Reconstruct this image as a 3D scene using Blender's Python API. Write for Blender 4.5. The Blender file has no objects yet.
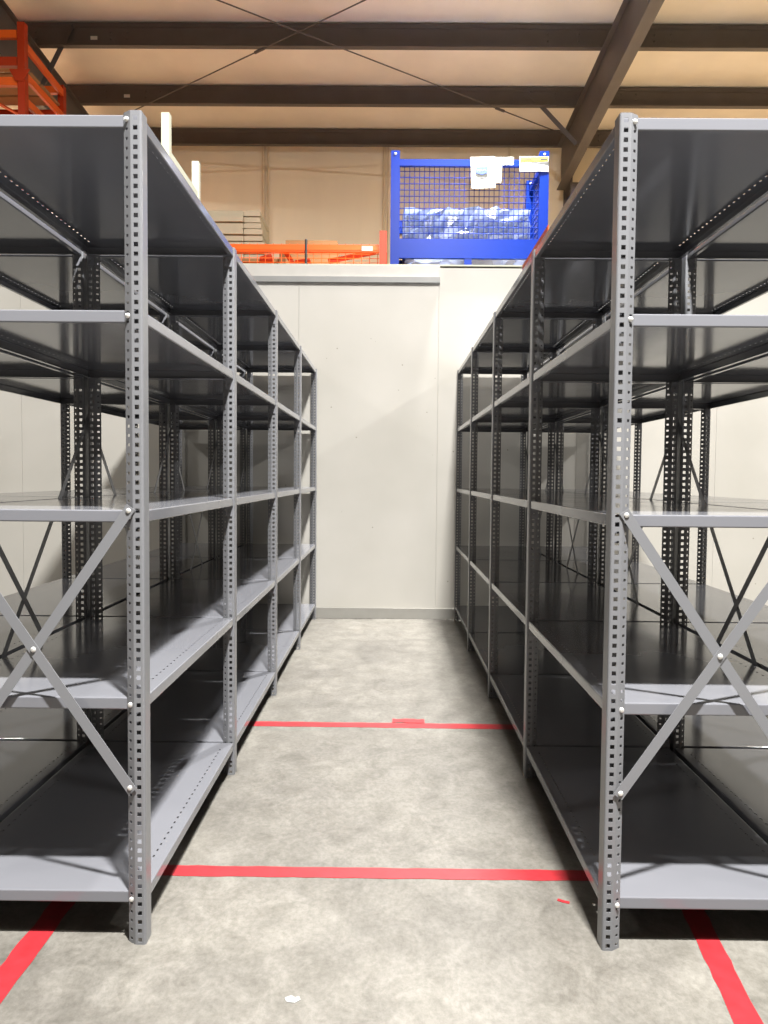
import bpy, math, random
from mathutils import Vector, Matrix
random.seed(7)
scene = bpy.context.scene
col = scene.collection

# ------------------------------------------------------------------ helpers
class MB:
    """collects geometry and links it as ONE mesh object"""
    def __init__(self):
        self.v = []; self.f = []; self.m = []; self.key = {}
    def vert(self, p, weld=False):
        if weld:
            k = (round(p[0], 6), round(p[1], 6), round(p[2], 6))
            if k in self.key: return self.key[k]
            self.key[k] = len(self.v)
        self.v.append(tuple(p)); return len(self.v) - 1
    def face(self, pts, mi=0, weld=False):
        ids = [self.vert(p, weld) for p in pts]
        if len(set(ids)) >= 3:
            self.f.append(ids); self.m.append(mi)
    def obox(self, c, ax, ay, az, mi=0):
        c = Vector(c); ax = Vector(ax); ay = Vector(ay); az = Vector(az)
        if ax.cross(ay).dot(az) < 0: ax = -ax
        b = len(self.v)
        for sx, sy, sz in ((-1,-1,-1),(1,-1,-1),(1,1,-1),(-1,1,-1),(-1,-1,1),(1,-1,1),(1,1,1),(-1,1,1)):
            self.v.append(tuple(c + ax*sx + ay*sy + az*sz))
        for q in ((0,3,2,1),(4,5,6,7),(0,1,5,4),(1,2,6,5),(2,3,7,6),(3,0,4,7)):
            self.f.append([b+i for i in q]); self.m.append(mi)
        return self
    def box(self, x0, x1, y0, y1, z0, z1, mi=0):
        return self.obox(((x0+x1)/2, (y0+y1)/2, (z0+z1)/2), (abs(x1-x0)/2,0,0), (0,abs(y1-y0)/2,0), (0,0,abs(z1-z0)/2), mi)
    def bar(self, p, q, w, t, n, mi=0):
        """flat bar p->q, width w, thickness t along n"""
        p = Vector(p); q = Vector(q); d = q-p; L = d.length; d.normalize()
        n = Vector(n); n = (n - d*n.dot(d)).normalized(); s = d.cross(n)
        return self.obox((p+q)/2, d*(L/2), s*(w/2), n*(t/2), mi)
    def tube(self, p, q, r, n=8, mi=0, r2=None):
        p = Vector(p); q = Vector(q); d = (q-p).normalized()
        a = d.orthogonal().normalized(); b = d.cross(a); r2 = r if r2 is None else r2
        s = len(self.v)
        for c, rr in ((p, r), (q, r2)):
            for i in range(n):
                t = 2*math.pi*i/n
                self.v.append(tuple(c + a*rr*math.cos(t) + b*rr*math.sin(t)))
        for i in range(n):
            j = (i+1) % n
            self.f.append([s+i, s+j, s+n+j, s+n+i]); self.m.append(mi)
        self.f.append([s+i for i in reversed(range(n))]); self.m.append(mi)
        self.f.append([s+n+i for i in range(n)]); self.m.append(mi)
        return self
    def dome(self, c, n, r, h, seg=10, mi=0):
        """rounded bolt head standing on c along n"""
        c = Vector(c); n = Vector(n).normalized(); a = n.orthogonal().normalized(); b = n.cross(a)
        s = len(self.v); rings = 4
        for k in range(rings):
            ph = k/rings*math.pi/2
            for i in range(seg):
                t = 2*math.pi*i/seg
                self.v.append(tuple(c + n*h*math.sin(ph) + (a*math.cos(t) + b*math.sin(t))*r*math.cos(ph)))
        self.v.append(tuple(c + n*h))
        for k in range(rings-1):
            for i in range(seg):
                j = (i+1) % seg
                self.f.append([s+k*seg+i, s+k*seg+j, s+(k+1)*seg+j, s+(k+1)*seg+i]); self.m.append(mi)
        for i in range(seg):
            j = (i+1) % seg
            self.f.append([s+(rings-1)*seg+i, s+(rings-1)*seg+j, s+rings*seg]); self.m.append(mi)
        self.f.append([s+i for i in reversed(range(seg))]); self.m.append(mi)
        return self
    def sheet(self, us, vs, hole, P, t):
        """perforated sheet: grid us x vs, hole(i,j) removes a cell, P(u,v,t) maps to space, walls close it"""
        nu, nv = len(us)-1, len(vs)-1
        solid = lambda i, j: 0 <= i < nu and 0 <= j < nv and not hole(i, j)
        for i in range(nu):
            for j in range(nv):
                if not solid(i, j): continue
                a, b, c, d = us[i], us[i+1], vs[j], vs[j+1]
                self.face([P(a,c,0), P(b,c,0), P(b,d,0), P(a,d,0)], 0, True)
                self.face([P(a,d,t), P(b,d,t), P(b,c,t), P(a,c,t)], 0, True)
                if not solid(i-1, j): self.face([P(a,c,t), P(a,c,0), P(a,d,0), P(a,d,t)], 0, True)
                if not solid(i+1, j): self.face([P(b,c,0), P(b,c,t), P(b,d,t), P(b,d,0)], 0, True)
                if not solid(i, j-1): self.face([P(a,c,0), P(a,c,t), P(b,c,t), P(b,c,0)], 0, True)
                if not solid(i, j+1): self.face([P(a,d,t), P(a,d,0), P(b,d,0), P(b,d,t)], 0, True)
        return self
    def build(self, name, mats, parent=None, loc=(0,0,0), fix=False):
        me = bpy.data.meshes.new(name)
        me.from_pydata(self.v, [], self.f)
        if not isinstance(mats, (list, tuple)): mats = [mats]
        for m in mats: me.materials.append(m)
        for p, mi in zip(me.polygons, self.m): p.material_index = mi
        if fix:
            import bmesh
            bm = bmesh.new(); bm.from_mesh(me); bmesh.ops.recalc_face_normals(bm, faces=bm.faces); bm.to_mesh(me); bm.free()
        o = bpy.data.objects.new(name, me); col.objects.link(o); o.location = loc
        if parent is not None: o.parent = parent
        return o

def tag(o, label=None, cat=None, group=None, kind=None):
    if label: o['label'] = label
    if cat: o['category'] = cat
    if group: o['group'] = group
    if kind: o['kind'] = kind
    return o
def thing(name, label, cat, loc=(0,0,0), group=None, rz=0):
    o = bpy.data.objects.new(name, None); col.objects.link(o)
    o.location = loc; o.rotation_euler = (0,0,rz); o.empty_display_size = .1
    return tag(o, label, cat, group)
def structure(name, mb, m, label=None):
    o = mb.build(name, m); tag(o, label, None, None, 'structure'); return o
def copy_tree(o, parent):
    c = o.copy(); col.objects.link(c); c.parent = parent
    for ch in list(o.children): copy_tree(ch, c)
    return c

# ------------------------------------------------------------------ materials
def srgb(r, g, b):
    f = lambda c: (c/255/12.92) if c/255 <= .04045 else ((c/255+.055)/1.055)**2.4
    return (f(r), f(g), f(b), 1)
def mat(name, rgb, rough=.5, metal=0, spec=.5, var=0, scale=8, rough_var=0, bump=0, bump_scale=60, stretch=(1,1,1)):
    m = bpy.data.materials.new(name); m.use_nodes = True
    nt = m.node_tree; b = nt.nodes['Principled BSDF']
    c = srgb(*rgb)
    b.inputs['Base Color'].default_value = c
    b.inputs['Roughness'].default_value = rough
    b.inputs['Metallic'].default_value = metal
    b.inputs['Specular IOR Level'].default_value = spec
    tc = nt.nodes.new('ShaderNodeTexCoord')
    mp = nt.nodes.new('ShaderNodeMapping'); mp.inputs['Scale'].default_value = stretch
    nt.links.new(tc.outputs['Object'], mp.inputs['Vector'])
    if var or rough_var:
        n = nt.nodes.new('ShaderNodeTexNoise'); n.inputs['Scale'].default_value = scale; n.inputs['Detail'].default_value = 5
        nt.links.new(mp.outputs['Vector'], n.inputs['Vector'])
        if var:
            r = nt.nodes.new('ShaderNodeValToRGB')
            r.color_ramp.elements[0].position = .3; r.color_ramp.elements[1].position = .7
            r.color_ramp.elements[0].color = tuple(x*(1-var) for x in c[:3]) + (1,)
            r.color_ramp.elements[1].color = tuple(min(1, x*(1+var)) for x in c[:3]) + (1,)
            nt.links.new(n.outputs['Fac'], r.inputs['Fac']); nt.links.new(r.outputs['Color'], b.inputs['Base Color'])
        if rough_var:
            mr = nt.nodes.new('ShaderNodeMapRange')
            mr.inputs['From Min'].default_value = .3; mr.inputs['From Max'].default_value = .7
            mr.inputs['To Min'].default_value = max(.02, rough-rough_var); mr.inputs['To Max'].default_value = rough+rough_var
            nt.links.new(n.outputs['Fac'], mr.inputs['Value']); nt.links.new(mr.outputs['Result'], b.inputs['Roughness'])
    if bump:
        n2 = nt.nodes.new('ShaderNodeTexNoise'); n2.inputs['Scale'].default_value = bump_scale
        nt.links.new(mp.outputs['Vector'], n2.inputs['Vector'])
        bp = nt.nodes.new('ShaderNodeBump'); bp.inputs['Strength'].default_value = bump; bp.inputs['Distance'].default_value = .01
        nt.links.new(n2.outputs['Fac'], bp.inputs['Height']); nt.links.new(bp.outputs['Normal'], b.inputs['Normal'])
    return m

PAINT = mat('grey_shelving_paint', (106,107,112), .13, 0, .5, var=.04, scale=2.5, rough_var=.04)
POST  = mat('grey_post_paint', (106,107,110), .30, 0, .5, var=.03, scale=3)
ZINC  = mat('zinc_bolt', (215,215,212), .3, .6, .5)
CREAM = mat('cream_painted_wood', (158,158,140), .5, var=.04)
ORANGE= mat('orange_rack_paint', (206,84,24), .4, spec=.2, var=.08, scale=5)
ORANGE2=mat('red_orange_rack_paint', (150,44,14), .4, spec=.2, var=.06, scale=5)
BLUE  = mat('blue_cage_paint', (2,30,106), .35, spec=.10, var=.05, scale=4)
BROWN = mat('brown_primer_steel', (84,76,71), .5, var=.12, scale=4)
TAPE  = mat('red_floor_tape', (148,36,42), .45, var=.16, scale=22)
BOARD = mat('beige_board', (186,176,150), .6, var=.05, scale=6)
CARD  = mat('brown_cardboard', (140,104,64), .8, var=.06, scale=6)
PAPER = mat('white_paper', (148,148,145), .6)
INK   = mat('pale_grey_ink', (104,106,112), .7)
BLUEINK = mat('blue_ink', (24,52,118), .6)
YELLOW = mat('yellow_print', (164,142,10), .6)
BLACK = mat('black_plastic', (22,22,22), .5)
TRIMW = mat('grey_white_trim', (168,165,159), .6, var=.04)
TRIMG = mat('grey_trim', (122,122,120), .5, var=.05)
BASEM = mat('grey_baseboard', (138,136,130), .5, var=.05)
LINER = mat('beige_wall_liner', (232,216,188), .55, var=.05, scale=2, bump=.05, bump_scale=5, stretch=(1,1,.15))
SEAM  = mat('beige_liner_seam', (212,192,160), .55)
ROOFM = mat('roof_insulation_facing', (232,222,208), .6, var=.07, scale=1.6, bump=.10, bump_scale=4)
DECK  = mat('plywood_deck', (176,150,112), .7, var=.08)
STICK = mat('white_sticker', (215,213,205), .6)

def wall_material():
    m = mat('white_wallboard', (184,181,172), .55, spec=.35)
    nt = m.node_tree; b = nt.nodes['Principled BSDF']
    tc = nt.nodes.new('ShaderNodeTexCoord')
    n = nt.nodes.new('ShaderNodeTexNoise'); n.inputs['Scale'].default_value = 1.3; n.inputs['Detail'].default_value = 6
    nt.links.new(tc.outputs['Object'], n.inputs['Vector'])
    r = nt.nodes.new('ShaderNodeValToRGB')
    r.color_ramp.elements[0].position = .3; r.color_ramp.elements[0].color = srgb(171,168,160)
    r.color_ramp.elements[1].position = .7; r.color_ramp.elements[1].color = srgb(181,178,171)
    nt.links.new(n.outputs['Fac'], r.inputs['Fac'])
    # small scuffs and screw dimples
    v = nt.nodes.new('ShaderNodeTexVoronoi'); v.inputs['Scale'].default_value = 5.5
    nt.links.new(tc.outputs['Object'], v.inputs['Vector'])
    lt = nt.nodes.new('ShaderNodeMath'); lt.operation = 'LESS_THAN'; lt.inputs[1].default_value = .038
    nt.links.new(v.outputs['Distance'], lt.inputs[0])
    mx = nt.nodes.new('ShaderNodeMixRGB'); mx.inputs['Color2'].default_value = srgb(140,136,126)
    nt.links.new(lt.outputs[0], mx.inputs['Fac']); nt.links.new(r.outputs['Color'], mx.inputs['Color1'])
    nt.links.new(mx.outputs['Color'], b.inputs['Base Color'])
    return m
WALL = wall_material()
SHED = mat('dark_shed_liner', (110,104,96), .7, var=.05)

def floor_material():
    m = bpy.data.materials.new('polished_concrete'); m.use_nodes = True
    nt = m.node_tree; b = nt.nodes['Principled BSDF']; L = nt.links
    tc = nt.nodes.new('ShaderNodeTexCoord')
    def noise(scale, detail, rough, sx, sy, dist=0):
        mp = nt.nodes.new('ShaderNodeMapping'); mp.inputs['Scale'].default_value = (sx, sy, 1)
        L.new(tc.outputs['Object'], mp.inputs['Vector'])
        n = nt.nodes.new('ShaderNodeTexNoise'); n.inputs['Scale'].default_value = scale
        n.inputs['Detail'].default_value = detail; n.inputs['Roughness'].default_value = rough
        n.inputs['Distortion'].default_value = dist
        L.new(mp.outputs['Vector'], n.inputs['Vector']); return n
    def ramp(n, a, ca, bb, cb):
        r = nt.nodes.new('ShaderNodeValToRGB')
        r.color_ramp.elements[0].position = a; r.color_ramp.elements[0].color = ca
        r.color_ramp.elements[1].position = bb; r.color_ramp.elements[1].color = cb
        L.new(n.outputs['Fac'], r.inputs['Fac']); return r
    big = ramp(noise(1.7, 8, .68, 1, .9, .4), .30, srgb(103,100,95), .68, srgb(130,127,120))
    mid = ramp(noise(8, 9, .75, 1, .8, .5), .34, srgb(186,184,180), .64, (1,1,1,1))
    fine = ramp(noise(55, 5, .75, 1, .8), .32, srgb(212,212,209), .60, (1,1,1,1))
    m1 = nt.nodes.new('ShaderNodeMixRGB'); m1.blend_type = 'MULTIPLY'; m1.inputs['Fac'].default_value = .75
    L.new(big.outputs['Color'], m1.inputs['Color1']); L.new(mid.outputs['Color'], m1.inputs['Color2'])
    m2 = nt.nodes.new('ShaderNodeMixRGB'); m2.blend_type = 'MULTIPLY'; m2.inputs['Fac'].default_value = .8
    L.new(m1.outputs['Color'], m2.inputs['Color1']); L.new(fine.outputs['Color'], m2.inputs['Color2'])
    L.new(m2.outputs['Color'], b.inputs['Base Color'])
    mr = nt.nodes.new('ShaderNodeMapRange'); mr.inputs['To Min'].default_value = .42; mr.inputs['To Max'].default_value = .62
    L.new(noise(5, 5, .6, 1, 1).outputs['Fac'], mr.inputs['Value']); L.new(mr.outputs['Result'], b.inputs['Roughness'])
    b.inputs['Specular IOR Level'].default_value = .35
    return m
FLOOR = floor_material()

# ------------------------------------------------------------------ the setting
WY = 4.955            # face of the white wall
structure('floor', MB().box(-9, 9, -9, 9.2, -.12, 0), FLOOR)
w = MB(); SP = 1.265; XS = [.428 + SP*k for k in range(-7, 7)]
w.box(-9, 9, WY+.012, WY+.15, 0, 3.19)
for a, b in zip([-9]+XS, XS+[9]):
    w.box(a+.001, b-.001, WY, WY+.0125, .004, 3.19)
structure('wall_back', w, WALL)
structure('baseboard_back', MB().box(-9, 9, WY-.012, WY-.0005, .002, .098), BASEM)
structure('trim_1', MB().box(-6, .434, WY-.030, WY-.001, 3.098, 3.203), TRIMW)
structure('trim_2', MB().box(-6, .434, WY-.048, WY-.001, 3.048, 3.0975), TRIMG)
structure('trim_3', MB().box(-9, 9, WY-.015, WY+.155, 3.2035, 3.216), CREAM)
structure('mezzanine_floor', MB().box(-9, 9, WY+.155, 9.0, 3.06, 3.20), DECK)
fw = MB().box(-9, 9, 8.86, 9.0, 0, 6.9)
structure('wall_far', fw, LINER)
k = 1
for x, wd in ((-1.80,.05), (-1.735,.03), (-.113,.05), (-3.25,.03), (1.62,.03), (-.06,.02), (3.3,.05)):
    structure('trim_%d' % (3+k), MB().tube((x,8.845,3.2), (x,8.845,6.1), wd/2, 10), SEAM); k += 1
structure('wall_left', MB().box(-9.1, -9, -9, 9, 0, 7.4), SHED)
structure('wall_right', MB().box(9, 9.1, -9, 9, 0, 7.4), SHED)
structure('wall_front', MB().box(-9, 9, -9.1, -9, 0, 7.4), SHED)
# roof deck, falling slightly towards the far eave
roof = MB(); rz = lambda y: 6.235 - .07*(y-6.5)
roof.face([(-9,-9,rz(-9)), (-9,9,rz(9)), (9,9,rz(9)), (9,-9,rz(-9))])
roof.face([(-9,-9,rz(-9)+.1), (9,-9,rz(-9)+.1), (9,9,rz(9)+.1), (-9,9,rz(9)+.1)])
structure('ceiling', roof, ROOFM)

# roof steel
def purlin(y, zb, dep):
    m = MB()
    zt = zb+dep-.012
    m.box(-9, 9, y, y+.004, zb, zt)                       # web, facing the camera
    m.box(-9, 9, y-.070, y+.004, zb, zb+.006)             # bottom flange
    m.box(-9, 9, y-.070, y-.066, zb, zb+.022)
    m.box(-9, 9, y, y+.070, zt-.005, zt)                  # top flange
    m.box(-9, 9, y-.005, y+.001, zt-.05, zt)
    for x0 in (-3.9, 2.0):                                # lap bolts beside the rafters
        for dx in (-.33, .0, .33, .82, 1.0):
            for dz in (.10, .17):
                m.dome((x0+dx, y, zb+dz), (0,-1,0), .014, .010, 6)
    return structure('roof_purlin', m, BROWN)
purlin(6.5, 5.94, .285); purlin(7.68, 5.885, .262); purlin(8.70, 5.83, .248); purlin(5.10, 6.01, .315); purlin(3.60, 6.08, .345)
def rafter(X):
    m = MB(); tk = .008; fwid = .120
    zb = lambda y: 5.47-.066*(y-4.84); zt = lambda y: 5.925-.0525*(y-6.5)
    def prism(x0, x1, za, zc, y0, y1):
        p = [(x0,y0,za(y0)),(x1,y0,za(y0)),(x1,y1,za(y1)),(x0,y1,za(y1)),(x0,y0,zc(y0)),(x1,y0,zc(y0)),(x1,y1,zc(y1)),(x0,y1,zc(y1))]
        b = len(m.v); m.v += p
        for q in ((0,3,2,1),(4,5,6,7),(0,1,5,4),(1,2,6,5),(2,3,7,6),(3,0,4,7)):
            m.f.append([b+i for i in q]); m.m.append(0)
    y0, y1 = -8.9, 8.60
    prism(X-fwid/2, X+fwid/2, zb, lambda y: zb(y)+.012, y0, y1)
    prism(X-fwid/2, X+fwid/2, lambda y: zt(y)-.012, zt, y0, y1)
    prism(X-tk/2, X+tk/2, zb, zt, y0, y1)
    for ys in (4.95,): prism(X-fwid/2+.01, X+fwid/2-.01, lambda y: zb(y)+.01, lambda y: zt(y)-.01, ys, ys+.012)
    return structure('roof_rafter', m, BROWN)
rafter(2.295); rafter(-3.91)
def column(X):
    m = MB()
    m.box(X-.06, X+.06, 8.36, 8.374, 3.2, 5.24); m.box(X-.06, X+.06, 8.78, 8.794, 3.2, 5.80)
    m.box(X-.005, X+.005, 8.37, 8.785, 3.2, 5.24)
    structure('wall_column', m, BROWN)
column(2.43); column(-3.91)
def flange_brace(p, q):
    m = MB(); m.bar(p, q, .055, .005, (0,-1,0)); m.bar(Vector(p)+Vector((0,.02,.025)), Vector(q)+Vector((0,.02,.025)), .045, .005, (.5,0,.8))
    m.dome(Vector(p)+Vector((.03,-.004,-.012)), (0,-1,0), .014, .01, 6)
    structure('rafter_brace', m, BROWN)
flange_brace((1.66,7.672,6.08), (2.27,7.66,5.44))
flange_brace((-3.50,6.48,6.16), (-3.90,6.48,5.40))
def rod(p, q, t):
    m = MB(); m.tube(p, q, .0075, 6)
    c = Vector(p).lerp(Vector(q), t); d = (Vector(q)-Vector(p)).normalized()
    m.tube(c-d*.07, c+d*.07, .016, 8)
    structure('roof_rod', m, BROWN)
rod((-4.6,3.30,5.80), (2.22,8.17,5.78), .865); rod((1.0,4.43,5.80), (-3.40,7.77,5.80), .55)
for i, (x, y, z) in enumerate(((-3.264,6.5,6.05), (-3.308,7.68,6.003))):
    o = MB().box(-.037, .037, -.0015, .0015, -.019, .019).build('purlin_tag', STICK, None, (x, y-.0022, z))
    tag(o, ['small white sticker on the nearer dark ceiling beam', 'small white sticker on the second dark ceiling beam from camera'][i], 'sticker', 'stickers on the ceiling beams')

# ------------------------------------------------------------------ shelving
BAY = 1.219; H = 2.268; PITCH = .0254; SPITCH = .0381
LEV = [2.264, 1.748, 1.208, 0.690, 0.143]
def post_mesh(s):
    """perforated angle post; outer corner at origin; s=+1/-1 = side the front flange runs to"""
    t = .002; r = .006
    path = [(0,.048)]                                             # aisle flange, plain
    for k in range(5):
        a = math.pi*k/8
        path.append((r - r*math.cos(a), r - r*math.sin(a)))
    big0, big1, cr0, cr1, sm0, sm1, end = .0105, .0225, .0285, .0305, .0385, .0465, .052
    yb = lambda x: (x-cr1)/(end-cr1)*.0145 + .0008
    for x in (big0, big1, cr0): path.append((x, 0))
    path.append((cr1, .0008))
    for x in (sm0, sm1, end): path.append((x, yb(x)))
    n = len(path)
    ib = path.index((big0,0)); ism = [i for i, p in enumerate(path) if abs(p[0]-sm0) < 1e-9][0]
    nrm = []
    for i in range(n):
        a = Vector(path[max(i-1,0)]); b = Vector(path[min(i+1,n-1)]); d = (b-a).normalized()
        nrm.append((-d.y, d.x) if True else None)
    vs = [0.0]; kinds = []
    nh = int(H/PITCH)
    for k in range(nh):
        c = .0135 + PITCH*k
        if c+.008 > H: break
        vs += [c-.006, c-.0038, c+.0038, c+.006]
    vs.append(H)
    def hole(i, j):
        r4 = j % 4
        if i == ib: return j > 0 and j < len(vs)-2 and r4 in (1,2,3)
        if i == ism: return j > 0 and j < len(vs)-2 and r4 == 2
        return False
    def P(u, v, t):
        x, y = path[u]; nx, ny = nrm[u]
        return (s*(x+nx*t), y+ny*t, v)
    m = MB(); m.sheet(list(range(n)), vs, hole, P, t)
    return m
def shelf_mesh(W, L):
    """steel shelf: top plate with a line of slots near each long edge, rolled lips, return flanges"""
    m = MB(); t = .0014; r = .004; hl = .034
    x0, x1 = -W/2, W/2
    us = [x0+r, x0+.037, x0+.043, x1-.043, x1-.037, x1-r]
    vs = [r]; ns = int((L-.10)/SPITCH); off = (L-(ns-1)*SPITCH)/2
    for k in range(ns):
        c = off+k*SPITCH; vs += [c-.006, c+.006]
    vs.append(L-r)
    m.sheet(us, vs, lambda i, j: i in (1,3) and j % 2 == 1, lambda u, v, tt: (u, v, -tt), t)
    ring = [(r,0)] + [(r-r*math.sin(math.pi*k/8), -r+r*math.cos(math.pi*k/8)) for k in range(1,5)]
    ring += [(0,-hl+r)] + [(r-r*math.cos(math.pi*k/8), -hl+r-r*math.sin(math.pi*k/8)) for k in range(1,5)]
    ring += [(.018,-hl), (.018,-hl+t), (r,-hl+t), (t,-hl+r), (t,-r), (r,-t)]
    def loop(i, z): return [(x0+i,i,z), (x1-i,i,z), (x1-i,L-i,z), (x0+i,L-i,z)]
    lp = [loop(i, z) for i, z in ring]
    for a, b in zip(lp, lp[1:]):
        for k in range(4):
            j = (k+1) % 4
            m.face([a[k], b[k], b[j], a[j]], 0, True)
    return m
def bracket_mesh():
    """corner gusset plate with a square bolt hole, hanging under the lip"""
    m = MB(); us = [-.014,-.005,.005,.014]; vs = [-.078,-.062,-.052,-.016]
    m.sheet(us, vs, lambda i, j: i == 1 and j == 1, lambda u, v, t: (u, -t, v), .002)
    return m
P_POS = post_mesh(1).build('post', POST); P_NEG = post_mesh(-1).build('post', POST)
BR = bracket_mesh().build('corner_bracket', PAINT)
BOLT = MB().dome((0,0,0), (0,-1,0), .0075, .005, 10).tube((0,.012,0), (0,0,0), .0035, 8).build('bolt', ZINC)
protos = [P_POS, P_NEG, BR, BOLT]

def run(label, xa, xb, braces, shelfmesh):
    """one run of four bays: xa = corner of the row's aisle-side posts, xb = corner of its other posts"""
    xc = (xa+xb)/2; s = 1 if xb > xa else -1
    root = thing('shelving_unit', label, 'shelving', (xc, 0, 0), 'runs of grey steel shelving standing back to back')
    X = lambda x: x-xc
    for i in range(5):
        for x, sg in ((xa, s), (xb, -s)):
            p = (P_POS if sg > 0 else P_NEG).copy(); col.objects.link(p); p.parent = root
            p.location = (X(x), i*BAY, 0)
    W = abs(xb-xa)-.009
    first = None
    for i in range(4):
        for z in LEV:
            if first is None:
                sh = shelfmesh.copy(); col.objects.link(sh); first = sh
                for sx in (-1, 1):
                    for yy in (.0035, BAY-.0205-.0022):
                        b = BR.copy(); col.objects.link(b); b.parent = sh
                        b.location = (sx*(W/2-.018), yy, 0)
                    b = BOLT.copy(); col.objects.link(b); b.parent = sh
                    b.location = (sx*(W/2-.037), -.0125, -.017)
                sh.parent = root
            else:
                sh = copy_tree(first, root)
            sh.location = (0, i*BAY+.0180, z)
    def cross(p, q, r_, u, n, wd, offs=(.003,.0056), th=.0024, bh=.005):
        """a pair of flat straps crossing, riveted in the middle"""
        n = Vector(n)
        for (a, b, off) in ((p, q, offs[0]), (r_, u, offs[1])):
            a = Vector(a)+n*off; b = Vector(b)+n*off
            d = (b-a).normalized()
            m = MB(); m.bar(a-d*.012, b+d*.012, wd, th, n)
            st = m.build('cross_brace', POST, root)
            bl = MB()
            for c in (a+(b-a)*.0, b): bl.dome(c+n*th/2, n, .0075, bh, 10)
            bl.build('bolt', ZINC, st)
        c = (Vector(p)+Vector(q)+Vector(r_)+Vector(u))/4
        MB().dome(c+n*(offs[1]+th/2), n, .008, bh*1.2, 10).build('bolt', ZINC, st)
    zlo, zhi = .446, 1.207
    ax, bx = X(xa)+s*.040, X(xb)-s*.066
    cross((ax,0,zhi), (bx,0,zlo), (ax,0,zlo), (bx,0,zhi), (0,-1,0), .028)
    if braces:
        zlo, zhi = .17, 1.55; x = X(xb)
        for i in range(4):
            y0, y1 = i*BAY+.028, (i+1)*BAY+.018
            cross((x,y0,zhi), (x,y1,zlo), (x,y0,zlo), (x,y1,zhi), (s,0,0), .024, (.0012,.0032), .0018, .0022)
    return root
SL = shelf_mesh(.628-.009, BAY-.0205).build('shelf', PAINT)
SR = shelf_mesh(.627-.009, BAY-.0205).build('shelf', PAINT)
protos += [SL, SR]
run('grey steel shelving row along the left side of the aisle, five shelves high', -.666, -1.294, True, SL)
run('grey steel shelving row back to back behind the left aisle row, at left edge', -1.936, -1.308, False, SL)
run('grey steel shelving row along the right side of the aisle, shaded aisle face', .5975, 1.2245, True, SR)
run('grey steel shelving row back to back behind the right aisle row, at right edge', 1.8655, 1.2385, False, SR)
for o in protos: bpy.data.objects.remove(o)

# ------------------------------------------------------------------ floor tape
def tape(name, label, pts, wd, jag=.0025, step=.04):
    """strip of tape with slightly torn edges along p->q"""
    p, q = Vector(pts[0]+(0,)), Vector(pts[1]+(0,)); d = q-p; L = d.length; d.normalize(); s = Vector((-d.y,d.x,0))
    n = max(2, int(L/step)); m = MB(); rows = []
    for i in range(n+1):
        c = p+d*(L*i/n)
        a = wd/2+random.uniform(-jag, jag); b = wd/2+random.uniform(-jag, jag)
        if i in (0, n): c = c+d*random.uniform(-.01,.01)
        rows.append((c+s*a, c-s*b))
    up = Vector((0,0,.0012))
    for (a,b),(c,e) in zip(rows, rows[1:]):
        m.face([a+up, b+up, e+up, c+up], 0, True); m.face([c, e, b, a], 0, True)
        m.face([a+up, c+up, c, a], 0, True); m.face([b, e, e+up, b+up], 0, True)
    for a, b, fl in ((rows[0][0], rows[0][1], 0), (rows[-1][0], rows[-1][1], 1)):
        f = [a, b, b+up, a+up]; m.face(f if not fl else f[::-1], 0, True)
    o = m.build(name, TAPE, None, (0,0,.0006)); tag(o, label, 'tape', 'red tape lines on the floor'); return o
tape('floor_tape', 'red tape line crossing the aisle floor, the nearer of two', ((-.955,.402), (.875,.400)), .066)
tape('floor_tape', 'red tape line crossing the aisle floor, the farther of two', ((-.955,1.915), (.875,1.905)), .074)
tape('floor_tape', 'red tape line running under the front of the left shelving', ((-.975,-1.2), (-.995,1.88)), .072, .004)
tape('floor_tape', 'red tape line running under the front of the right shelving', ((.765,-1.2), (1.03,1.05)), .068)
o = tape('tape_patch', 'short torn red tape patch lapped on the farther aisle line', ((.03,1.985), (.205,1.98)), .062, .008, .02); o.location.z = .0020
o = tape('tape_scrap', 'tiny red tape scrap on the floor beside right front post', ((.538,.250), (.556,.243)), .013, .004, .01)
sc = MB(); pts = [(-.016,-.010),(.006,-.014),(.019,-.002),(.014,.010),(.004,.006),(-.006,.013),(-.021,.004)]
sc.face([(x,y,.0015) for x,y in pts]); sc.face([(x,y,0) for x,y in reversed(pts)])
for a, b in zip(pts, pts[1:]+pts[:1]): sc.face([(a[0],a[1],0),(b[0],b[1],0),(b[0],b[1],.0015),(a[0],a[1],.0015)])
tag(sc.build('paper_scrap', PAPER, None, (-.23,-.215,.0005)), 'small white scrap lying on the floor in front of aisle', 'scrap')

# ------------------------------------------------------------------ on top of the shelving
ct = thing('stacking_tray', 'cream wooden tray with corner uprights on top of left shelving', 'tray', (-.836,.62,2.2645))
for x, y in ((.125,-.235),(.125,.135),(-.125,-.235),(-.125,.135)):
    h = .170 if x > 0 else .10
    MB().box(x-.0125, x+.0125, y-.0125, y+.0125, 0, h).build('upright', CREAM, ct)
for x in (-.125, .125):
    MB().box(x-.009, x+.009, -.222, .122, .012, .062).build('side_rail', CREAM, ct)
for y in (-.235, .135):
    MB().box(-.112, .112, y-.008, y+.008, .012, .052).build('end_rail', CREAM, ct)
MB().box(-.115, .115, -.226, .126, .002, .0115).build('tray_bottom', CREAM, ct)
m = MB(); m.box(-.016,.016,-.29,.29,0,.003); m.box(-.016,-.013,-.29,.29,.003,.022); m.box(.013,.016,-.29,.29,.003,.022)
tag(m.build('steel_channel', ORANGE, None, (.624,1.27,2.2705)), 'orange steel channel lying along the top edge of right shelving', 'channel')

# ------------------------------------------------------------------ on the mezzanine above the white wall
DZ = 3.2005
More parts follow.
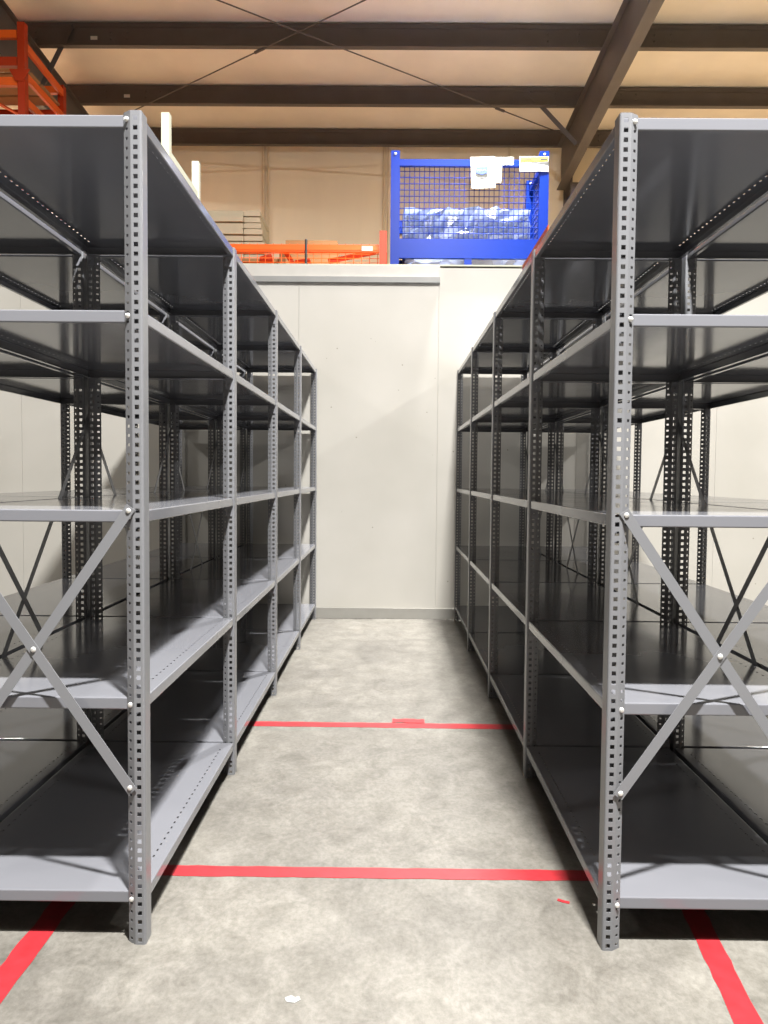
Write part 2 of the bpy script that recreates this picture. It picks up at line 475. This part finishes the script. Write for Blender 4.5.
# blue mesh cage
CY0, CY1, CX0, CX1 = 5.30, 6.10, -.017, 1.468
cage = thing('mesh_cage', 'blue steel stacking cage with mesh sides above the white wall', 'cage', ((CX0+CX1)/2, (CY0+CY1)/2, DZ))
cxm, cym = (CX0+CX1)/2, (CY0+CY1)/2
pw = .084
for x in (CX0, CX1-pw):
    for y in (CY0, CY1-pw):
        m = MB(); m.box(x-cxm, x+pw-cxm, y-cym, y+pw-cym, .012, 1.170)
        pp = m.build('cage_post', BLUE, cage)
        MB().box(x-cxm-.008, x+pw-cxm+.008, y-cym-.008, y+pw-cym+.008, 0, .012).build('foot_plate', BLUE, pp)
        MB().dome((x+pw/2-cxm, y-cym, 1.14), (0,-1,0), .012, .008, 8).build('bolt', ZINC, pp)
xi0, xi1 = CX0+pw-cxm, CX1-pw-cxm; yi0, yi1 = CY0+pw-cym, CY1-pw-cym
def mesh_panel(a, b, z0, z1, nx, nz, horiz):
    """welded wire panel between a and b (horiz='x' or 'y'), at the fixed other coordinate"""
    m = MB(); fx = horiz[1]
    for i in range(nx+1):
        u = a+(b-a)*i/nx
        p, q = ((u, fx, z0), (u, fx, z1)) if horiz[0] == 'x' else ((fx, u, z0), (fx, u, z1))
        m.tube(p, q, .0036, 6)
    for k in range(nz+1):
        z = z0+(z1-z0)*k/nz
        p, q = ((a, fx, z), (b, fx, z)) if horiz[0] == 'x' else ((fx, a, z), (fx, b, z))
        m.tube(p, q, .0042, 6)
    return m
mesh_panel(xi0, xi1, .355, 1.045, 28, 12, ('x', CY0+.03-cym)).build('front_mesh', BLUE, cage)
mesh_panel(xi0, xi1, .20, .72, 28, 10, ('x', CY1-.03-cym)).build('back_mesh', BLUE, cage)
mesh_panel(yi0, yi1, .20, 1.045, 14, 15, ('y', CX0+.03-cxm)).build('side_mesh', BLUE, cage)
mesh_panel(yi0, yi1, .20, 1.045, 14, 15, ('y', CX1-.03-cxm)).build('side_mesh', BLUE, cage)
for y in (CY0+.012, CY1-.06):
    MB().box(xi0, xi1, y-cym, y+.045-cym, .178, .358).build('bottom_rail', BLUE, cage)
MB().box(xi0, xi1, CY0+.012-cym, CY0+.057-cym, 1.035, 1.095).build('top_rail', BLUE, cage)
MB().box(xi0, xi1, CY1-.05-cym, CY1-.01-cym, .72, .765).build('gate_rail', BLUE, cage)
for x in (CX0+.02, CX1-.06):
    MB().box(x-cxm, x+.04-cxm, yi0, yi1, 1.04, 1.10).build('side_rail', BLUE, cage)
    MB().box(x-cxm, x+.04-cxm, yi0, yi1, .178, .33).build('side_rail', BLUE, cage)
for x in (.02, .66, 1.33):
    MB().box(x+.0-cxm, x+.075-cxm, yi0-.07, yi1+.06, .0, .060).build('skid', BLUE, cage)
MB().box(.685-cxm, .755-cxm, CY0+.014-cym, CY0+.055-cym, .061, .178).build('centre_leg', BLUE, cage)
MB().box(xi0, xi1, yi0, yi1, .061, .078).build('cage_floor', BLUE, cage)
for x, zz in ((.145,.62), (1.24,.66)):       # gate latches on the back panel
    m = MB(); m.box(x-.10-cxm, x+.09-cxm, CY1-.10-cym, CY1-.055-cym, zz, zz+.09); m.box(x-.04-cxm, x+.11-cxm, CY1-.10-cym, CY1-.06-cym, zz-.14, zz)
    m.tube((x+.13-cxm, CY1-.09-cym, zz-.30), (x+.13-cxm, CY1-.09-cym, zz+.20), .022, 8)
    m.build('gate_latch', BLUE, cage)
# white plastic-wrapped bundle in the cage
def blob(x0, x1, y0, y1, z0, z1, n=14, j=.02):
    m = MB(); rnd = {}
    def pt(i, k, l):
        key = (i, k, l)
        if key not in rnd:
            rnd[key] = (x0+(x1-x0)*i/n+random.uniform(-j,j), y0+(y1-y0)*k/5+random.uniform(-j,j), z0+(z1-z0)*l/7+(random.uniform(-j,j*1.5) if l else 0))
        return rnd[key]
    for i in range(n):
        for k in range(5):
            m.face([pt(i,k,7), pt(i+1,k,7), pt(i+1,k+1,7), pt(i,k+1,7)], 0, True); m.face([pt(i,k+1,0), pt(i+1,k+1,0), pt(i+1,k,0), pt(i,k,0)], 0, True)
        for l in range(7):
            m.face([pt(i,0,l), pt(i+1,0,l), pt(i+1,0,l+1), pt(i,0,l+1)], 0, True); m.face([pt(i,5,l+1), pt(i+1,5,l+1), pt(i+1,5,l), pt(i,5,l)], 0, True)
    for k in range(5):
        for l in range(7):
            m.face([pt(0,k+1,l), pt(0,k,l), pt(0,k,l+1), pt(0,k+1,l+1)], 0, True); m.face([pt(n,k,l), pt(n,k+1,l), pt(n,k+1,l+1), pt(n,k,l+1)], 0, True)
    return m
WRAP = mat('white_plastic_wrap', (128,140,170), .25, spec=.5, var=.06, scale=14)
o = blob(xi0+.05, xi1-.05, yi0+.10, yi1-.12, 0, .62).build('wrapped_bundle', WRAP, None, (cxm, cym, DZ+.079))
tag(o, 'white plastic wrapped bundle inside the blue mesh cage', 'bundle')
# papers taped on the cage front
def sheet_paper(name, label, x0, x1, z0, z1, y, tilt=0, extra=None, cat='paper', group=None):
    cx, cz = (x0+x1)/2, (z0+z1)/2
    t = thing(name, label, cat, (cx, y, cz), group)
    t.rotation_euler = (0, tilt, 0)
    m = MB(); hw, hh = (x1-x0)/2, (z1-z0)/2; n = 6
    for i in range(n):
        a, b = -hw+2*hw*i/n, -hw+2*hw*(i+1)/n
        f = lambda u: .004*math.sin(u/hw*2.2+cx*9)
        m.face([(a,f(a),-hh),(b,f(b),-hh),(b,f(b),hh),(a,f(a),hh)], 0, True)
        m.face([(a,f(a)+.001,hh),(b,f(b)+.001,hh),(b,f(b)+.001,-hh),(a,f(a)+.001,-hh)], 0, True)
    m.build('sheet', PAPER, t)
    if extra: extra(t, hw, hh)
    return t
FYC = CY0-.006
def doc_marks(t, hw, hh):
    m = MB(); yy = -.0065
    m.face([(-.055,yy,.034),(.055,yy,.034),(.055,yy,-.022),(.0,yy,-.038),(-.055,yy,-.022)])
    lg = m.build('logo', BLUEINK, t, (-.01,0,.015))
    w_ = MB()
    for i, (a, b, c, d) in enumerate(((-.040,-.004,-.034,.012),(-.028,.012,-.022,-.006),(-.016,-.006,-.010,.012),(-.004,-.004,.010,.002),(.014,-.004,.020,.012),(.026,.010,.040,-.002))):
        w_.bar((a,yy-.0008,b), (c,yy-.0008,d), .0036, .0006, (0,-1,0))
    w_.build('lettering', PAPER, lg)
    ln = MB()
    for i in range(3): ln.box(-hw*.75, hw*(.7-.12*i), yy-.0006, yy, .075-.0-.014*i+.015, .079-.014*i+.015)
    for i in range(4): ln.box(-hw*.75, hw*(.72-.1*(i%2)), yy-.0006, yy, -.052-.014*i, -.049-.014*i)
    ln.build('text_lines', INK, t)
def small_marks(t, hw, hh):
    ln = MB()
    for i in range(3): ln.box(-hw*.7, hw*.6, -.0066, -.006, hh*.45-.018*i, hh*.45+.004-.018*i)
    ln.build('text_lines', INK, t)
def warn_marks(t, hw, hh):
    yb = MB(); yb.box(-hw+.006, hw-.006, -.0062, -.0054, hh-.048, hh-.008)
    b = yb.build('yellow_band', YELLOW, t)
    bk = MB()
    wl = MB().box(hw*.42, hw*.92, -.0070, -.0063, hh-.040, hh-.022); wl.build('black_bar', BLACK, b)
    bk.box(-hw*.9, -hw*.9+.104, -.0070, -.0063, hh-.036, hh-.026)
    bk.build('lettering', BLACK, b)
    ln = MB()
    for i in range(4): ln.box(-hw*.88, hw*(.85-.15*(i%3)), -.0062, -.0055, hh-.066-.016*i, hh-.061-.016*i)
    ln.build('text_lines', INK, t)
sheet_paper('document_sheet', 'white sheet with blue emblem taped on front of blue cage', .735, .960, 4.020, 4.310, FYC-.010, -.05, doc_marks)
sheet_paper('document_sheet', 'blank white sheet half behind the emblem sheet on blue cage', .830, 1.024, 4.075, 4.312, FYC-.002, .04, None)
sheet_paper('tag_card', 'small white card between document sheet and yellow label on cage', 1.036, 1.134, 4.238, 4.312, FYC, .02, small_marks)
sheet_paper('warning_label', 'white label with yellow header band at cage right corner', 1.19, 1.463, 4.178, 4.318, FYC-.004, -.02, warn_marks)

# low orange rack with mesh, left of the cage
rk = thing('pallet_rack', 'low orange rack with wire mesh behind white wall, left of cage', 'rack', (-1.055,5.60,DZ))
for y in (-.35, .35):
    bm_ = MB(); z0, z1 = (.204,.272) if y < 0 else (.21,.27)
    bm_.box(-1.30, .935, y-.02, y+.02, z0, z1); bm_.box(-1.30, .935, y-.026, y-.02, z0+.016, z1-.016)
    bm_.build('beam', ORANGE, rk)
for y in (-.35, .35):
    for x in (-1.335, .972):
        p = MB().box(x-.034, x+.034, y-.034, y+.034, .008, .40 if x > 0 else .39).build('rack_post', ORANGE2, rk)
        MB().box(x-.055, x+.055, y-.05, y+.05, 0, .008).build('foot_plate', ORANGE2, p)
mm = MB()
for i in range(30): u = -1.28+2.2*i/29; mm.tube((u,-.30,.02), (u,-.30,.30), .003, 5)
for kz in (.03,.08,.125,.165,.205,.25,.29): mm.tube((-1.3,-.30,kz), (.935,-.30,kz), .003, 5)
mm.build('wire_mesh', ORANGE, rk)
for a, b in (((-.98,-.25,.27),(-.80,-.25,.08)), ((.02,-.25,.27),(.14,-.25,.08)), ((.45,-.25,.15),(.90,-.25,.24)), ((-.75,-.25,.13),(-.50,-.25,.16))):
    MB().bar(a, b, .045, .012, (0,-1,0)).build('strut', ORANGE2, rk)
for x, wd, h in ((-.16,.19,.13), (.20,.24,.09), (-.56,.2,.06)):
    m = MB(); y = -.14
    for yy in (y, y+.05): pass
    tri = [(x-wd/2,.019),(x+wd/2,.019),(x+wd/4,.12+h),(x-wd/3,.12+h*.8)]
    m.face([(a,y,c) for a,c in tri]); m.face([(a,y+.05,c) for a,c in reversed(tri)])
    for (a,c),(b,d) in zip(tri, tri[1:]+tri[:1]): m.face([(a,y,c),(a,y+.05,c),(b,y+.05,d),(b,y,d)])
    m.build('gusset', ORANGE2, rk)
m = MB(); m.box(-1.30,.935,-.30,.29,0,.018); m.build('base_tray', ORANGE, rk)
tag(MB().box(-.052,.052,-.001,.001,-.022,.022).build('rack_label', PAPER, None, (-.232,5.222,3.437)), 'white blank label stuck on the low orange rack beam', 'label')
o = MB().tube((0,0,0),(0,0,.30),.012,8).dome((0,0,.30),(0,0,1),.013,.012,8).tube((0,0,0),(0,0,.006),.035,10).build('black_stake', BLACK, None, (-.80,5.19,DZ))
tag(o, 'thin black upright stake in front of the low orange rack', 'stake')
for i, (x, wd) in enumerate(((-.60,.075),(-.22,.085))):
    m = MB(); m.tube((-wd/2,0,.03),(wd/2,0,.03),.03,10); m.tube((wd/2-.01,0,.045),(wd/2+.03,0,.075),.012,8)
    o = m.build('caster_wheel', BLACK, None, (x+.02,5.18,DZ+.018))
    o.location.z = DZ
    tag(o, ['black caster lying under orange beam near the black stake','black caster lying under orange beam near the white label'][i], 'caster', 'black casters below the orange beam')
# beige boards piled behind
g = 'beige boards in the two piles'
names = ['topmost','second from top','third from top','fourth from top','fifth from top','sixth from top','seventh from top','eighth from top']
sk = thing('wooden_skid', 'plain wooden skid under the two piles of beige boards', 'skid', (-1.75,6.62,DZ))
for x in (-.40, 0, .40): MB().box(x-.05, x+.05, -.3, .3, 0, .40).build('runner', CARD, sk)
MB().box(-.56,.56,-.31,.31,.401,.44).build('deck', CARD, sk)
th = .0655
for pile, (x0, x1) in enumerate(((-2.24,-1.603), (-1.597,-1.42))):
    for j in range(8):
        z0 = 3.6415+(7-j)*th
        dx = random.uniform(-.012,.012) + (.006*j if pile else 0); dy = random.uniform(-.02,.02)
        m = MB(); m.box(x0+(dx if not pile else 0), x1+(0 if not pile else dx), 6.33+dy, 6.91+dy, z0, z0+th-.014)
        m.box(x0+.012, x1-.012, 6.350+dy, 6.89+dy, z0+th-.014, z0+th-.0008)
        tag(m.build('board', BOARD, None), '%s beige board of the %s pile behind orange rack' % (names[j], ['wider left','narrower right'][pile]), 'board', g)
# cardboard box
cb = thing('cardboard_box', 'brown cardboard box standing behind the low orange rack', 'box', (-.84,6.25,DZ))
MB().box(-.27,.27,-.2,.2,0,.555).build('box_body', CARD, cb)
for sx in (-1,1): MB().box(sx*.134-.133, sx*.134+.133, -.2, .2, .5555, .559).build('flap', CARD, cb)
MB().box(-.03,.03,-.2005,.2005,.5592,.5598).build('packing_tape', BOARD, cb)
tag(MB().box(-.03,.03,-.15,.15,0,.49).build('board_offcut', CARD, None, (-1.152,6.25,DZ)), 'narrow brown board upright at left of the cardboard box', 'board')

# tall orange rack at upper left
tr = thing('pallet_rack', 'tall orange pallet rack with beams at upper left under ceiling', 'rack', (-3.395,5.03,DZ), None, .0)
pz = 2.21
for (x, y, top, pwid) in ((0,0,pz,.066), (-.045,.95,2.12,.06), (-2.3,0,pz,.066), (-2.345,.95,2.12,.06)):
    p = MB().box(x-pwid/2, x+pwid/2, y-.035+.09, y+.035+.09, .008, top).build('rack_post', ORANGE2, tr)
    MB().box(x-.07, x+.07, y+.02, y+.16, 0, .008).build('foot_plate', ORANGE2, p)
for z0, z1, mm_ in ((2.075,2.145,ORANGE), (1.825,1.905,ORANGE2), (1.65,1.725,ORANGE), (1.30,1.372,ORANGE2), (.9,.98,ORANGE), (.3,.38,ORANGE)):
    for y, dy in ((.09,0), (1.04,-.03)):
        MB().box(-2.255, -.045, y-.022, y+.022, z0+dy, z1+dy).build('beam', mm_, tr)
for za, zb_ in ((2.06,2.10),(1.79,1.86),(1.56,1.66),(1.0,1.0),(.4,.4)):
    for x in (0, -2.3):
        MB().bar((x+.015,.12,za-.04), (x-.03,1.01,zb_-.06), .07, .03, (1,0,0)).build('side_rail', ORANGE, tr)
for x in (0, -2.3):
    MB().bar((x-.02,.16,.98), (x-.045,.92,.42), .045, .02, (1,0,0)).build('strut', ORANGE2, tr)
m = MB(); tri = [(-.105,1.785),(.085,1.785),(.022,1.68),(-.05,1.68)]; y = .045
m.face([(a,y,c) for a,c in tri]); m.face([(a,y+.008,c) for a,c in reversed(tri)])
for (a,c),(b,d) in zip(tri, tri[1:]+tri[:1]): m.face([(a,y,c),(a,y+.008,c),(b,y+.008,d),(b,y,d)])
m.build('gusset', ORANGE2, tr)
for i in range(4):
    MB().box(-2.25,-.05,.16+.22*i,.34+.22*i,1.906,1.924).build('deck_board', CARD, tr)
for i in range(3):
    MB().bar((-1.6+.42*i,.2,1.80), (-1.1+.42*i,1.0,1.70), .04, .012, (0,0,1)).build('deck_strut', ORANGE, tr)
tag(MB().box(-.36,.36,-.2,.2,0,.022).build('cream_panel', CREAM, None, (-3.20,5.40,DZ+1.3725)), 'cream panel lying in the tall orange rack', 'panel')

# ------------------------------------------------------------------ lamps
def lamp(x, y, z, power, sx=.34, sy=.20, spread=180):
    l = bpy.data.lights.new('high_bay_lamp', 'AREA'); l.shape = 'RECTANGLE'; l.size = sx; l.size_y = sy
    l.energy = power; l.spread = math.radians(spread); l.color = (1, .98, .95)
    o = bpy.data.objects.new('high_bay_lamp', l); col.objects.link(o); o.location = (x, y, z)
    return o
lamp(.76, -2.05, 6.35, 600); lamp(.98, 4.85, 6.0, 150, spread=105)
lamp(5.5, -2.1, 5.25, 55); lamp(5.5, 3.0, 5.25, 80)
lamp(-5.6, -2.1, 5.25, 35); lamp(-5.6, 3.0, 5.25, 35)
lamp(-5.2, 7.0, 5.4, 65); lamp(5.4, 7.0, 5.3, 55)

w_ = bpy.data.worlds.new('World'); scene.world = w_; w_.use_nodes = True
bg = w_.node_tree.nodes['Background']; bg.inputs['Color'].default_value = (1,.95,.88,1); bg.inputs['Strength'].default_value = .0

# ------------------------------------------------------------------ camera
f, pi_, ro, ya, h = 769., .0457, .0086, -.0073, 1.3047
c, s = math.cos(ya), math.sin(ya); cp, sp = math.cos(pi_), math.sin(pi_)
right0 = Vector((c,-s,0)); fwd = Vector((s*cp, c*cp, -sp)); down0 = -Vector((s*sp, c*sp, cp))
cr, sr = math.cos(ro), math.sin(ro)
right = right0*cr - down0*sr; down = right0*sr + down0*cr
cam = bpy.data.cameras.new('camera'); co = bpy.data.objects.new('camera', cam); col.objects.link(co)
R = Matrix((right, -down, -fwd)).transposed().to_4x4()
co.matrix_world = Matrix.Translation((0,-2.0744,h)) @ R
cam.sensor_fit = 'VERTICAL'; cam.sensor_height = 36; cam.lens = f*36/1024
cam.clip_start = .02; cam.clip_end = 60
scene.camera = co

vs = scene.view_settings
vs.view_transform = 'Standard'; vs.look = 'None'; vs.gamma = 1; vs.use_curve_mapping = False
vs.exposure = 1.8
